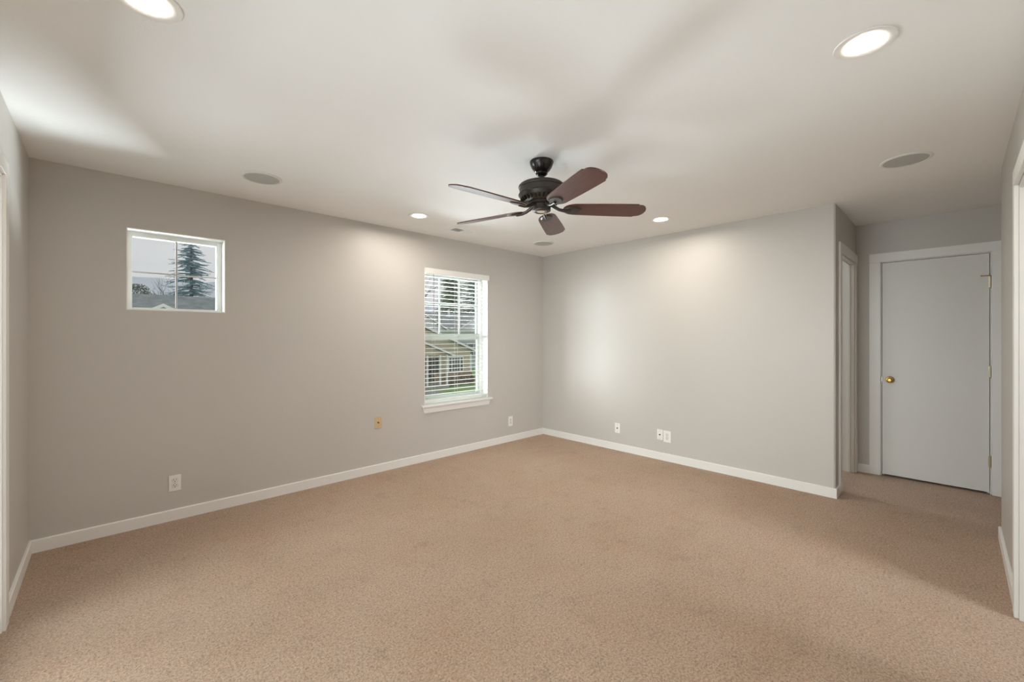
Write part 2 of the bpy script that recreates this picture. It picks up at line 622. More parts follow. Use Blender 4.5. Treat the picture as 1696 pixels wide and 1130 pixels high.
def loc_parent(o, p):
    """parent keeping world-space mesh coordinates"""
    o.parent = p
    o.matrix_parent_inverse = Matrix.Translation(-Vector(p.location))
    return o


b = MB()
ring_frame(b, W1[0], W1[1], W1[2], W1[3], 0.034, 0.040, 0.024, 0.038, YA + 0.105, YA + 0.165)
loc_parent(b.build('window_frame', M['vinyl']), w1)
b = MB()    # painted reveal lining
T = 0.006
b.box((W1[0], YA - 0.001, W1[2]), (W1[0] + T, YA + 0.105, W1[3]))
b.box((W1[1] - T, YA - 0.001, W1[2]), (W1[1], YA + 0.105, W1[3]))
b.box((W1[0] + T, YA - 0.001, W1[2]), (W1[1] - T, YA + 0.105, W1[2] + T))
b.box((W1[0] + T, YA - 0.001, W1[3] - T), (W1[1] - T, YA + 0.105, W1[3]))
loc_parent(b.build('reveal_lining', M['trim']), w1)
b = MB()
b.box((0.376, YA + 0.128, 1.545), (0.388, YA + 0.140, 2.052))
loc_parent(b.build('muntin', M['muntin']), w1)
b = MB()
b.box((0.132, YA + 0.1285, 1.795), (0.631, YA + 0.1395, 1.807))
loc_parent(b.build('muntin', M['muntin']), w1)
b = MB()
b.box((0.130, YA + 0.132, 1.543), (0.633, YA + 0.136, 2.054))
loc_parent(b.build('pane', M['glass']), w1)

w2 = struct_empty('window_2', 'tall single-hung window behind the white blind', 'window', (W2[0], YA, W2[2]))
b = MB()
ring_frame(b, W2[0], W2[1], W2[2], W2[3], 0.042, 0.042, 0.05, 0.045, YA + 0.11, YA + 0.178)
loc_parent(b.build('window_frame', M['vinyl']), w2)
b = MB()
b.box((W2[0], YA - 0.001, W2[2]), (W2[0] + T, YA + 0.11, W2[3]))
b.box((W2[1] - T, YA - 0.001, W2[2]), (W2[1], YA + 0.11, W2[3]))
b.box((W2[0] + T, YA - 0.001, W2[3] - T), (W2[1] - T, YA + 0.11, W2[3]))
loc_parent(b.build('reveal_lining', M['trim']), w2)
b = MB()    # lower sash, meeting rail on top
ring_frame(b, W2[0] + 0.042, W2[1] - 0.042, W2[2] + 0.05, 1.372, 0.032, 0.032, 0.04, 0.066, YA + 0.113, YA + 0.140)
lower = loc_parent(b.build('lower_sash', M['sash']), w2)
b = MB()
ring_frame(b, W2[0] + 0.042, W2[1] - 0.042, 1.320, W2[3] - 0.045, 0.022, 0.022, 0.04, 0.022, YA + 0.146, YA + 0.172)
for x in (2.765, 3.045):
    b.box((x - 0.009, YA + 0.152, 1.36), (x + 0.009, YA + 0.166, 2.013))
b.box((2.53, YA + 0.153, 1.701), (3.294, YA + 0.165, 1.719))
upper = loc_parent(b.build('upper_sash', M['sash']), w2)
b = MB()
b.box((2.535, YA + 0.125, 0.665), (3.289, YA + 0.129, 1.31))
p_ = loc_parent(b.build('pane', M['glass']), w2)
b = MB()
b.box((2.525, YA + 0.157, 1.355), (3.299, YA + 0.161, 2.018))
loc_parent(b.build('pane', M['glass']), w2)
b = MB()
b.box((2.468, YA - 0.001, 0.578), (3.356, YA + 0.11, 0.600))
b.box((2.424, YA - 0.042, 0.576), (3.404, YA, 0.600), bevel=0.006, seg=2)
loc_parent(b.build('window_sill', M['trim']), w2)
b = MB()
b.prism([(2.440, 0.576), (3.388, 0.576), (3.366, 0.515), (2.462, 0.515)], 'y', YA - 0.014, YA)
loc_parent(b.build('sill_apron', M['trim']), w2)

# blind
bl = thing('window_blind', 'white slatted blind, lowered and open, in the tall window', 'blind', (2.912, YA + 0.035, 0.601))
BLX0, BLX1 = 2.476, 3.349
b = MB()
b.box((2.468, YA - 0.026, 2.016), (3.362, YA - 0.010, 2.078), bevel=0.004, seg=2)
b.box((3.350, YA - 0.012, 2.018), (3.3575, YA + 0.004, 2.076))
loc_parent(b.build('valance', M['blind']), bl)
b = MB()
b.box((BLX0, YA - 0.008, 2.030), (BLX1, YA + 0.056, 2.070))
loc_parent(b.build('head_rail', M['blind']), bl)
b = MB()
YS = YA + 0.030
zt = 1.993
pitch = 0.0462
ns = 29
for k in range(ns):
    z = zt - k * pitch
    n = 5
    for i in range(n):      # gently crowned slat
        a0, a1 = -1 + 2 * i / n, -1 + 2 * (i + 1) / n
        def zz(a):
            return z + 0.0008 * (1 - a * a) + 0.025 * a * 0.02
        y0_, y1_ = YS + 0.025 * a0, YS + 0.025 * a1
        b.bm.faces.new([b.bm.verts.new(p) for p in ((BLX0, y0_, zz(a0) + .0010), (BLX1, y0_, zz(a0) + .0010), (BLX1, y1_, zz(a1) + .0010), (BLX0, y1_, zz(a1) + .0010))])
        b.bm.faces.new([b.bm.verts.new(p) for p in ((BLX0, y0_, zz(a0) - .0010), (BLX0, y1_, zz(a1) - .0010), (BLX1, y1_, zz(a1) - .0010), (BLX1, y0_, zz(a0) - .0010))])
    for a in (-1, 1):
        zc = z + 0.025 * a * 0.02
        b.quad((BLX0, YS + 0.025 * a, zc - .0010), (BLX1, YS + 0.025 * a, zc - .0010), (BLX1, YS + 0.025 * a, zc + .0010), (BLX0, YS + 0.025 * a, zc + .0010))
    for X in (BLX0, BLX1):
        b.quad((X, YS - 0.025, z), (X, YS, z + 0.0003), (X, YS + 0.025, z), (X, YS, z + 0.0029))
bmesh.ops.remove_doubles(b.bm, verts=b.bm.verts, dist=1e-5)
loc_parent(b.build('slats', M['blind']), bl)
b = MB()
b.box((BLX0, YS - 0.025, 0.630), (BLX1, YS + 0.025, 0.648), bevel=0.003, seg=2)
loc_parent(b.build('bottom_rail', M['blind']), bl)
for x in (2.60, 2.905, 3.21):
    b = MB()
    for y in (YS - 0.026, YS + 0.026):
        b.tube([(x, y, 0.645), (x, y, 2.03)], 0.0011, 5)
    loc_parent(b.build('ladder_cord', M['cord']), bl)
b = MB()
b.tube([(2.572, YA - 0.004, 2.03), (2.572, YA - 0.018, 2.00), (2.572, YA - 0.020, 1.42)], 0.0042, 8)
loc_parent(b.build('tilt_wand', M['wand']), bl)


# ------------------------------------------------------------------ doors and casings
CT = 0.016


def hinge(parent, y, z):
    h = MB()
    h.tube([(XE - 0.006, y, z - 0.046), (XE - 0.006, y, z + 0.046)], 0.0062, 10)
    for k in (-0.046, 0.046):
        h.lathe([(0, -0.006), (0.005, -0.004), (0.0068, 0), (0.005, 0.004), (0, 0.006)], 10, (XE - 0.006, y, z + k))
    h.box((XE - 0.004, y - 0.003, z - 0.045), (XE + 0.004, y + 0.010, z + 0.045))
    return loc_parent(h.build('hinge', M['hinge'], smooth=True), parent)


d1 = struct_empty('door_1', 'flat off-white door with brass knob at the end of the hall', 'door', (XE, 0.15, 0))
b = MB()
b.box((XE + 0.001, -0.196, 0.018), (XE + 0.036, 0.492, 2.044), bevel=0.0015)
slab = loc_parent(b.build('door_slab', M['door']), d1)
b = MB()
b.box((XE - CT, 0.503, 0.0), (XE, 0.586, 2.056), bevel=0.002)
b.box((XE - CT, -0.291, 0.0), (XE, -0.208, 2.056), bevel=0.002)
b.box((XE - CT, -0.291, 2.056), (XE, 0.586, 2.139), bevel=0.002)
loc_parent(b.build('door_casing', M['trim']), d1)
b = MB()
b.box((XE, 0.4965, 0.0), (XE + 0.115, 0.500, 2.053))
b.box((XE, -0.205, 0.0), (XE + 0.115, -0.2005, 2.053))
b.box((XE, -0.2005, 2.0485), (XE + 0.115, 0.4965, 2.053))
b.box((XE + 0.040, 0.480, 0.0), (XE + 0.075, 0.4965, 2.0485))
b.box((XE + 0.040, -0.2005, 0.0), (XE + 0.075, -0.184, 2.0485))
b.box((XE + 0.040, -0.184, 2.030), (XE + 0.075, 0.480, 2.0485))
loc_parent(b.build('door_jamb', M['trim']), d1)
b = MB()
b.box((XE + 0.10, -0.2005, 0.0), (XE + 0.115, 0.4965, 2.0485))
loc_parent(b.build('dark_backing', M['dark']), d1)
# knob, axis -X
b = MB()
rot = Matrix.Translation((XE + 0.001, 0.435, 0.927)) @ Matrix.Rotation(-PI / 2, 4, 'Y')
b.lathe([(0.0, 0.0), (0.033, 0.0), (0.033, 0.004), (0.028, 0.008), (0.014, 0.010), (0.011, 0.022), (0.016, 0.030),
         (0.026, 0.036), (0.029, 0.046), (0.026, 0.056), (0.016, 0.062), (0.012, 0.061), (0.010, 0.058), (0.0, 0.058)], 28, mtx=rot)
loc_parent(b.build('door_knob', M['brass'], smooth=True), d1)
for z in (1.800, 1.039, 0.279):
    hinge(d1, -0.1985, z)
b = MB()
b.tube([(XE - 0.006, -0.199, 1.853), (XE - 0.016, -0.185, 1.853), (XE - 0.030, -0.150, 1.853)], 0.0032, 8)
b.lathe([(0, -0.004), (0.007, -0.004), (0.007, 0.004), (0, 0.004)], 10, (XE - 0.030, -0.149, 1.853))
b.box((XE - 0.012, -0.206, 1.851), (XE, -0.192, 1.855))
loc_parent(b.build('hinge_stop', M['brass'], smooth=True), d1)
b = MB()
b.box((XE - 0.001, 0.4935, 0.90), (XE + 0.010, 0.4965, 0.955))
loc_parent(b.build('strike_plate', M['hinge']), d1)

d2 = struct_empty('door_2', 'white doorway seen edge-on in the narrow hall wall', 'door', (4.95, YD, 0))
b = MB()
b.box((4.496, YD - CT, 0.0), (4.576, YD, 2.064), bevel=0.002)
b.box((5.322, YD - CT, 0.0), (5.400, YD, 2.064), bevel=0.002)
b.box((4.496, YD - CT, 2.064), (5.400, YD, 2.145), bevel=0.002)
loc_parent(b.build('door_casing', M['trim']), d2)
b = MB()
b.box((4.580, YD, 0.0), (4.592, YD + 0.115, 2.060))
b.box((5.306, YD, 0.0), (5.318, YD + 0.115, 2.060))
b.box((4.592, YD, 2.048), (5.306, YD + 0.115, 2.060))
b.box((5.294, YD + 0.030, 0.0), (5.306, YD + 0.048, 2.048))
b.box((4.592, YD + 0.030, 0.0), (4.604, YD + 0.048, 2.048))
b.box((4.604, YD + 0.030, 2.036), (5.294, YD + 0.048, 2.048))
loc_parent(b.build('door_jamb', M['trim']), d2)
b = MB()        # door leaf swung open into the side room
b.box((4.602, YD + 0.105, 0.012), (4.637, YD + 0.815, 2.046), bevel=0.0015)
loc_parent(b.build('door_slab', M['trim']), d2)

d3 = struct_empty('door_3', 'white doorway casing at the right edge', 'door', (2.7, YF, 0))
b = MB()
b.box((3.118, YF, 0.0), (3.197, YF + CT, 2.055), bevel=0.002)
b.box((2.218, YF, 0.0), (2.297, YF + CT, 2.055), bevel=0.002)
b.box((2.218, YF, 2.055), (3.197, YF + CT, 2.136), bevel=0.002)
loc_parent(b.build('door_casing', M['trim']), d3)
b = MB()
b.box((3.103, YF - 0.115, 0.0), (3.115, YF, 2.05))
b.box((2.300, YF - 0.115, 0.0), (2.312, YF, 2.05))
b.box((2.312, YF - 0.115, 2.038), (3.103, YF, 2.05))
b.box((3.092, YF - 0.050, 0.0), (3.103, YF - 0.020, 2.038))
b.box((2.312, YF - 0.050, 0.0), (2.323, YF - 0.020, 2.038))
b.box((2.323, YF - 0.050, 2.027), (3.092, YF - 0.020, 2.038))
loc_parent(b.build('door_jamb', M['trim']), d3)
b = MB()
b.box((2.270, YF - 0.920, 0.012), (2.305, YF - 0.135, 2.036))
loc_parent(b.build('door_slab', M['trim']), d3)

d4 = struct_empty('door_4', 'white casing of the glazed door at the left edge', 'door', (XC, 1.76, 0))
b = MB()
b.box((XC, 2.977, 0.0), (XC + CT, 3.059, 2.072), bevel=0.002)
b.box((XC, 0.458, 0.0), (XC + CT, 0.540, 2.072), bevel=0.002)
b.box((XC, 0.458, 2.072), (XC + CT, 3.059, 2.140), bevel=0.002)
loc_parent(b.build('door_casing', M['trim']), d4)
b = MB()
b.box((XC - 0.135, 2.965, 0.0), (XC + 0.004, 2.977, 2.07))
b.box((XC - 0.135, 0.540, 0.0), (XC + 0.004, 0.552, 2.07))
b.box((XC - 0.135, 0.552, 2.058), (XC + 0.004, 2.965, 2.07))
b.box((XC - 0.135, 0.552, 0.0), (XC - 0.02, 2.965, 0.02))
loc_parent(b.build('door_jamb', M['trim']), d4)
for y0_, y1_, xo in ((0.554, 1.79, 0.062), (1.73, 2.963, 0.098)):
    b = MB()
    x0_, x1_ = XC - xo - 0.03, XC - xo
    b.box((x0_, y0_, 0.022), (x1_, y0_ + 0.06, 2.056), bevel=0.002)
    b.box((x0_, y1_ - 0.06, 0.022), (x1_, y1_, 2.056), bevel=0.002)
    b.box((x0_, y0_ + 0.06, 0.022), (x1_, y1_ - 0.06, 0.10), bevel=0.002)
    b.box((x0_, y0_ + 0.06, 1.99), (x1_, y1_ - 0.06, 2.056), bevel=0.002)
    loc_parent(b.build('sliding_sash', M['vinyl']), d4)
    b = MB()
    b.box((x0_ + 0.013, y0_ + 0.055, 0.095), (x0_ + 0.017, y1_ - 0.055, 1.995))
    loc_parent(b.build('pane', M['glass']), d4)


# ------------------------------------------------------------------ wall plates (built facing -Y, in the XZ plane)
def plate_root(name, label, cat, loc, rotz, w, h, material, group=None):
    t = thing(name, label, cat, loc, rotz, group)
    p = MB()
    p.box((-w / 2, -0.006, -h / 2), (w / 2, 0.0, h / 2), bevel=0.0025, seg=2)
    p.build('cover_plate', material, t)
    return t


def screw(t, z, material, r=0.0035, y=-0.006):
    s = MB()
    s.lathe([(0, 0.0), (r, 0.0), (r, 0.001), (r * 0.7, 0.0018), (0, 0.0018)], 12,
            mtx=Matrix.Translation((0, y, z)) @ Matrix.Rotation(PI / 2, 4, 'X'))
    s.build('screw', material, t)


def outlet(label, loc, rotz, w, h, group):
    t = plate_root('wall_outlet', label, 'outlet', loc, rotz, w, h, M['plate'], group)
    for z in (0.0195, -0.0195):
        p = MB()
        pts = []
        for k in range(28):
            a = 2 * PI * k / 28
            pts.append((max(-0.0165, min(0.0165, 0.0185 * math.cos(a))), z + max(-0.0145, min(0.0145, 0.0175 * math.sin(a)))))
        p.prism(pts, 'y', -0.0082, -0.005)
        r_ = p.build('receptacle', M['recept'], t)
        s = MB()
        s.box((-0.0085, -0.0087, z + 0.000), (-0.0058, -0.0070, z + 0.0095))
        s.box((0.0058, -0.0087, z + 0.0015), (0.0085, -0.0070, z + 0.0085))
        s.lathe([(0, 0), (0.0032, 0), (0.0032, 0.0017), (0, 0.0017)], 12,
                mtx=Matrix.Translation((0, -0.0070, z - 0.0065)) @ Matrix.Rotation(PI / 2, 4, 'X'))
        so = s.build('slots', M['slot'])
        so.parent = r_
        g = MB()    # thin shadow gap ring around the receptacle
        g.prism([(x_ * 1.07, z + (z_ - z) * 1.07) for x_, z_ in pts], 'y', -0.00615, -0.0055)
        g.build('receptacle_gap', M['screw'], t)
    screw(t, 0.0, M['screw'])
    return t


def jack_plate(label, loc, rotz, w, h, material, group):
    t = plate_root('cable_jack_plate', label, 'wall plate', loc, rotz, w, h, material, group)
    p = MB()
    p.lathe([(0, 0), (0.0078, 0), (0.0078, 0.004), (0.0048, 0.004), (0.0048, 0.013), (0.002, 0.013), (0.002, 0.009), (0, 0.009)], 14,
            mtx=Matrix.Translation((0, -0.006, 0)) @ Matrix.Rotation(PI / 2, 4, 'X'))
    p.build('cable_jack', M['slot'] if material is M['plate'] else mat('brown_jack', (0.10, 0.06, 0.03, 1), 0.4), t)
    screw(t, h * 0.36, M['screw'])
    screw(t, -h * 0.36, M['screw'])
    return t


G_OUT = 'electrical outlets low on the walls'
G_JACK = 'cable jack plates low on the walls'
outlet('white duplex outlet on the back wall below the small window', (0.361, YA, 0.2685), 0, 0.070, 0.114, G_OUT)
outlet('white duplex outlet between the tall window and the room corner', (3.736, YA, 0.257), 0, 0.074, 0.124, G_OUT)
outlet('white duplex outlet beside a jack plate on the right wall', (XB, 2.1435, 0.262), -PI / 2, 0.084, 0.124, G_OUT)
jack_plate('almond beige jack plate left of the tall window', (1.936, YA, 0.490), 0, 0.074, 0.113, M['almond'], G_JACK)
jack_plate('white jack plate standing alone on the right wall near the corner', (XB, 2.757, 0.260), -PI / 2, 0.070, 0.116, M['plate'], G_JACK)
jack_plate('white jack plate touching an outlet on the right wall', (XB, 2.2255, 0.272), -PI / 2, 0.068, 0.112, M['plate'], G_JACK)


# ------------------------------------------------------------------ recessed lamps, speakers, vent
def lamp(label, x, y):
    t = thing('recessed_light', label, 'ceiling light', (x, y, H), 0, 'recessed lights around the ceiling fan')
    p = MB()
    p.lathe([(0.0605, 0.0005), (0.094, 0.0), (0.096, -0.0015), (0.094, -0.0045), (0.082, -0.0052), (0.0605, -0.0005), (0.0605, 0.0005)], 56)
    p.build('trim_ring', M['lamp_trim'], t, smooth=True)
    p = MB()
    p.lathe([(0.0610, 0.0006), (0.0590, 0.0030), (0.0562, 0.0045), (0.0552, 0.060), (0.0, 0.060)], 56)
    p.build('baffle', M['lamp_trim'], t, smooth=True)
    p = MB()
    p.lathe([(0.0, 0.0050), (0.036, 0.0054), (0.049, 0.0062), (0.0550, 0.0080), (0.0550, 0.020), (0.0, 0.020)], 56)
    p.build('lens', M['lens'], t, smooth=True)
    d = bpy.data.lights.new('lamp_glow', 'AREA')
    d.shape = 'DISK'
    d.size = 0.104
    d.energy = 9.4
    d.color = (1.0, 0.905, 0.80)
    o = bpy.data.objects.new('lamp_glow', d)
    col.objects.link(o)
    o.parent = t
    o.location = (0, 0, 0.0042)
    return t


lamp('lit recessed ceiling light near the tall window, left of the fan', *LIGHTS[0])
lamp('lit recessed ceiling light above the right wall, right of the fan', *LIGHTS[1])
lamp('lit recessed ceiling light nearest the hall, at the upper right', *LIGHTS[2])
lamp('lit recessed ceiling light at the upper left, cut by the picture edge', *LIGHTS[3])


def speaker(label, x, y):
    t = thing('ceiling_speaker', label, 'speaker', (x, y, H), 0, 'round in-ceiling speakers')
    p = MB()
    p.lathe([(0.108, 0.0), (0.1245, 0.0), (0.1255, -0.002), (0.122, -0.006), (0.112, -0.008), (0.108, -0.006), (0.108, 0.0)], 64)
    p.build('rim', M['speaker_rim'], t, smooth=True)
    p = MB()
    p.lathe([(0.0, -0.0075), (0.06, -0.0070), (0.1075, -0.005), (0.1075, -0.001), (0.0, -0.001)], 64)
    p.build('grille', M['grille'], t, smooth=True)
    return t


speaker('round grey ceiling speaker above the small window', 0.782, 3.336)
speaker('round grey ceiling speaker near the hall opening', 3.608, 0.217)
speaker('round grey ceiling speaker by the far room corner', 3.726, 3.363)

vt = thing('air_vent', 'white rectangular air vent in the ceiling near the tall window', 'vent', (2.668, 3.543, H))
p = MB()
VX, VY, GX, GY = 0.152, 0.078, 0.118, 0.047
for lo, hi in (((-VX, -VY), (VX, -GY)), ((-VX, GY), (VX, VY)), ((-VX, -GY), (-GX, GY)), ((GX, -GY), (VX, GY))):
    p.box((lo[0], lo[1], -0.006), (hi[0], hi[1], 0.0))
p.build('flange', M['vent_white'], vt)
p = MB()
p.box((-GX, -GY, -0.0022), (GX, GY, -0.001))  # near-black sheet paints the dark of the duct; ceiling stays uncut
p.build('painted_duct_dark', M['dark'], vt)
for sgn, a, b_ in ((1, -GX, -0.004), (-1, 0.004, GX)):
    p = MB()
    n = 9
    for k in range(n):
        x = a + (b_ - a) * (k + 0.5) / n
        mt = Matrix.Translation((x, 0, -0.005)) @ Matrix.Rotation(math.radians(-52 * sgn), 4, 'Y')
        p.box((-0.0062, -GY, -0.0005), (0.0062, GY, 0.0005), mtx=mt)
    p.build('louvers', M['vent_white'], vt)
p = MB()
p.box((-0.004, -GY, -0.0065), (0.004, GY, -0.0022))
p.build('centre_bar', M['vent_white'], vt)
p = MB()
p.box((0.060, 0.049, -0.016), (0.066, 0.054, -0.006))
p.build('damper_lever', M['vent_white'], vt)

# ------------------------------------------------------------------ ceiling fan
FX, FY = 1.985, 1.807
fan = thing('ceiling_fan', 'dark bronze ceiling fan with five reddish wood blades', 'ceiling fan', (FX, FY, H))
p = MB()
p.lathe([(0.0, 0.0), (0.074, 0.0), (0.0755, -0.004), (0.0745, -0.010), (0.071, -0.022), (0.063, -0.040), (0.052, -0.056), (0.042, -0.066),
         (0.036, -0.070), (0.0, -0.070)], 48)
p.build('canopy', M['bronze_gloss'], fan, smooth=True)
p = MB()
p.lathe([(0.0, -0.066), (0.037, -0.068), (0.039, -0.074), (0.036, -0.082), (0.028, -0.088), (0.020, -0.091), (0.0, -0.092)], 32)
p.build('hanger_ball', M['bronze_gloss'], fan, smooth=True)
p = MB()
p.lathe([(0.0, -0.088), (0.0165, -0.088), (0.0165, -0.104), (0.0235, -0.110), (0.0245, -0.134), (0.030, -0.145), (0.0, -0.146)], 28)
p.build('downrod', M['bronze_gloss'], fan, smooth=True)
p = MB()
p.lathe([(0.0, -0.138), (0.060, -0.138), (0.110, -0.141), (0.134, -0.147), (0.1445, -0.156), (0.1465, -0.164), (0.1445, -0.170), (0.1395, -0.173),
         (0.1395, -0.205), (0.1425, -0.208), (0.1435, -0.213), (0.1420, -0.218), (0.1395, -0.221), (0.137, -0.228), (0.124, -0.243),
         (0.108, -0.254), (0.090, -0.260), (0.072, -0.263), (0.0, -0.263)], 64)
p.build('motor_housing', M['bronze'], fan, smooth=True)
p = MB()    # scrolled bead course round the housing
for k in range(48):
    a = 2 * PI * k / 48
    mt = Matrix.Translation((0.1425 * math.cos(a), 0.1425 * math.sin(a), -0.2125)) @ Matrix.Rotation(a, 4, 'Z')
    p.box((-0.002, -0.0065, -0.0035), (0.0032, 0.0065, 0.0035), mtx=mt, bevel=0.0012)
p.build('bead_course', M['bronze'], fan, smooth=True)
p = MB()    # slanted vent fins on the lower cone
for k in range(30):
    a = 2 * PI * k / 30
    mt = Matrix.Translation((0.1215 * math.cos(a), 0.1215 * math.sin(a), -0.2435)) @ Matrix.Rotation(a, 4, 'Z') @ Matrix.Rotation(math.radians(-48), 4, 'Y') @ Matrix.Rotation(math.radians(25), 4, 'X')
    p.box((-0.013, -0.003, -0.0065), (0.013, 0.003, 0.0065), mtx=mt)
p.build('vent_fins', M['bronze_gloss'], fan)
p = MB()
p.lathe([(0.0, -0.258), (0.088, -0.260), (0.090, -0.266), (0.084, -0.272), (0.064, -0.275), (0.0, -0.275)], 48)
p.build('flywheel', M['bronze'], fan, smooth=True)
p = MB()
p.lathe([(0.0, -0.272), (0.060, -0.272), (0.061, -0.276), (0.057, -0.280), (0.0565, -0.304), (0.058, -0.308), (0.055, -0.314), (0.046, -0.318), (0.036, -0.319),
         (0.034, -0.314), (0.0, -0.314)], 48)
sw = p.build('switch_housing', M['bronze'], fan, smooth=True)
for k in range(6):
    a = 2 * PI * k / 6 + 0.4
    p = MB()
    p.lathe([(0, 0), (0.0042, 0), (0.0042, 0.002), (0, 0.003)], 10,
            mtx=Matrix.Translation((0.0562 * math.cos(a), 0.0562 * math.sin(a), -0.291)) @ Matrix.Rotation(a, 4, 'Z') @ Matrix.Rotation(PI / 2, 4, 'Y'))
    p.build('housing_screw', M['slot'], sw)
p = MB()
p.lathe([(0.0, -0.316), (0.026, -0.316), (0.033, -0.3145), (0.033, -0.313), (0.0, -0.313)], 28)
p.build('bottom_cap', M['cream'], fan, smooth=True)
p = MB()
cdir = math.atan2(-FY, -FX)
p.lathe([(0.0, -0.338), (0.006, -0.337), (0.0105, -0.331), (0.0105, -0.326), (0.006, -0.321), (0.006, -0.312), (0.0, -0.312)], 18,
        (0.036 * math.cos(cdir + 0.75), 0.036 * math.sin(cdir + 0.75), -0.004))
p.build('pull_switch', M['chrome'], fan, smooth=True)

ZB = -0.297      # blade centre height relative to ceiling


def half_width(r):
    if r < 0.225:
        t = (r - 0.138) / (0.225 - 0.138)
        return 0.062 * math.sqrt(max(0.0, 1 - (1 - t) ** 2)) ** 0.85
    if r < 0.602:
        return 0.062 + 0.011 * math.sin((r - 0.225) / (0.602 - 0.225) * PI * 0.5)
    if r < 0.614:
        t = (r - 0.602) / 0.012
        return 0.073 - 0.009 * t * t * (3 - 2 * t)
    t = (r - 0.614) / (0.668 - 0.614)
    return 0.064 * math.sqrt(max(0.0, 1 - t ** 2.2))


def blade_mesh():
    q = MB()
    rs = [0.138 + 0.087 * (1 - math.cos(PI / 2 * k / 10)) for k in range(11)] + [0.26, 0.32, 0.38, 0.44, 0.50, 0.55, 0.590, 0.602, 0.605, 0.608, 0.611, 0.614] \
        + [0.614 + 0.054 * math.sin(PI / 2 * k / 10) for k in range(1, 11)]
    out = [(r, half_width(r)) for r in rs]
    poly = [(r, w) for r, w in out if w > 1e-4] + [(0.668, 0.0)] + [(r, -w) for r, w in reversed(out) if w > 1e-4] + [(0.138, 0.0)]
    th = 0.0035
    A = [q.bm.verts.new((x, y, -th)) for x, y in poly]
    B = [q.bm.verts.new((x, y, th)) for x, y in poly]
    n = len(poly)
    for i in range(n):
        q.bm.faces.new((A[i], A[(i + 1) % n], B[(i + 1) % n], B[i]))
    q.bm.faces.new(list(reversed(A)))
    q.bm.faces.new(B)
    return q


def iron_mesh():
    q = MB()
    # leaf-shaped plate under the blade root
    pts = []
    for k in range(24):
        a = 2 * PI * k / 24
        c_, s_ = math.cos(a), math.sin(a)
        w = 0.042
        pts.append((0.193 + 0.062 * c_, w * s_ * (1.0 if c_ > -0.3 else 0.92)))
    A = [q.bm.verts.new((x, y, -0.0036)) for x, y in pts]
    Bv = [q.bm.verts.new((0.193 + (x - 0.193) * 0.84, y * 0.82, -0.0115)) for x, y in pts]
    n = len(pts)
    for i in range(n):
        q.bm.faces.new((A[i], A[(i + 1) % n], Bv[(i + 1) % n], Bv[i]))
    q.bm.faces.new(A)
    q.bm.faces.new(list(reversed(Bv)))
    return q


blade0 = None
iron0 = None
arm0 = None
PITCH = math.radians(-13)
for k in range(5):
    ang = math.radians(31.9 + 72 * k)
    Rz = Matrix.Rotation(ang, 4, 'Z')
    # lower-angle edge raised: rotate about the blade's own axis
    mt = Rz @ Matrix.Translation((0, 0, ZB)) @ Matrix.Rotation(PITCH, 4, 'X')
    if blade0 is None:
        blade0 = blade_mesh().build('blade', M['blade'], fan, smooth=False)
        iron0 = iron_mesh().build('blade_iron', M['bronze'], smooth=True)
        q = MB()
        q.tube([(0.060, 0, ZB + 0.026), (0.085, 0, ZB + 0.010), (0.112, 0, ZB - 0.004), (0.145, 0, ZB - 0.0105), (0.185, 0, ZB - 0.0105)],
               [0.013, 0.0115, 0.010, 0.011, 0.011], 10)
        arm0 = q.build('blade_arm', M['bronze'], smooth=True)
        bl_, ir_, ar_ = blade0, iron0, arm0
    else:
        bl_, ir_, ar_ = blade0.copy(), iron0.copy(), arm0.copy()
        for o in (bl_, ir_, ar_):
            col.objects.link(o)
    bl_.parent = fan
    bl_.matrix_local = mt
    ir_.parent = bl_
    ir_.matrix_local = Matrix.Identity(4)
    ar_.parent = fan
    ar_.matrix_local = Rz


# ------------------------------------------------------------------ outdoors
GZ = -3.15
b = MB()
b.box((-80, 10, GZ - 0.3), (140, 200, GZ))
struct(b.build('lawn', M['lawn']), 'green lawn in front of the houses outside', 'lawn')
b = MB()
b.box((13.5, 20.0, GZ), (19.6, 30.6, GZ + 0.03))
struct(b.build('driveway', M['asphalt']), 'pale concrete driveway outside', 'driveway')


def gable_house_front(label, x0, x1, y0, y1, eave, ridge_x, slope, siding, roof, group=None, over=0.35):
    """house whose gable faces -Y"""
    t = thing('house', label, 'house', ((x0 + x1) / 2, (y0 + y1) / 2, GZ), 0, group)
    zr = eave + slope * max(ridge_x - x0, x1 - ridge_x)
    zl = zr - slope * (ridge_x - x0)
    z2 = zr - slope * (x1 - ridge_x)
    q = MB()
    q.prism([(x0, GZ), (x1, GZ), (x1, z2), (ridge_x, zr), (x0, zl)], 'y', y0, y1)
    loc_parent(q.build('wall', siding), t)
    q = MB()
    th = 0.16
    for xa, za, xb, zb in ((ridge_x, zr, x0 - over, zl - slope * over), (ridge_x, zr, x1 + over, z2 - slope * over)):
        q.prism([(xa, za + 0.01), (xb, zb + 0.01), (xb, zb + th), (xa, za + th)], 'y', y0 - 0.32, y1 + 0.3)
    loc_parent(q.build('roof', roof), t)
    q = MB()
    for xa, za, xb, zb in ((ridge_x, zr, x0 - over, zl - slope * over), (ridge_x, zr, x1 + over, z2 - slope * over)):
        q.prism([(xa, za + th + 0.03), (xb, zb + th + 0.03), (xb, zb), (xa, za)], 'y', y0 - 0.40, y0 - 0.33)
    loc_parent(q.build('rake_trim', M['ext_white']), t)
    return t


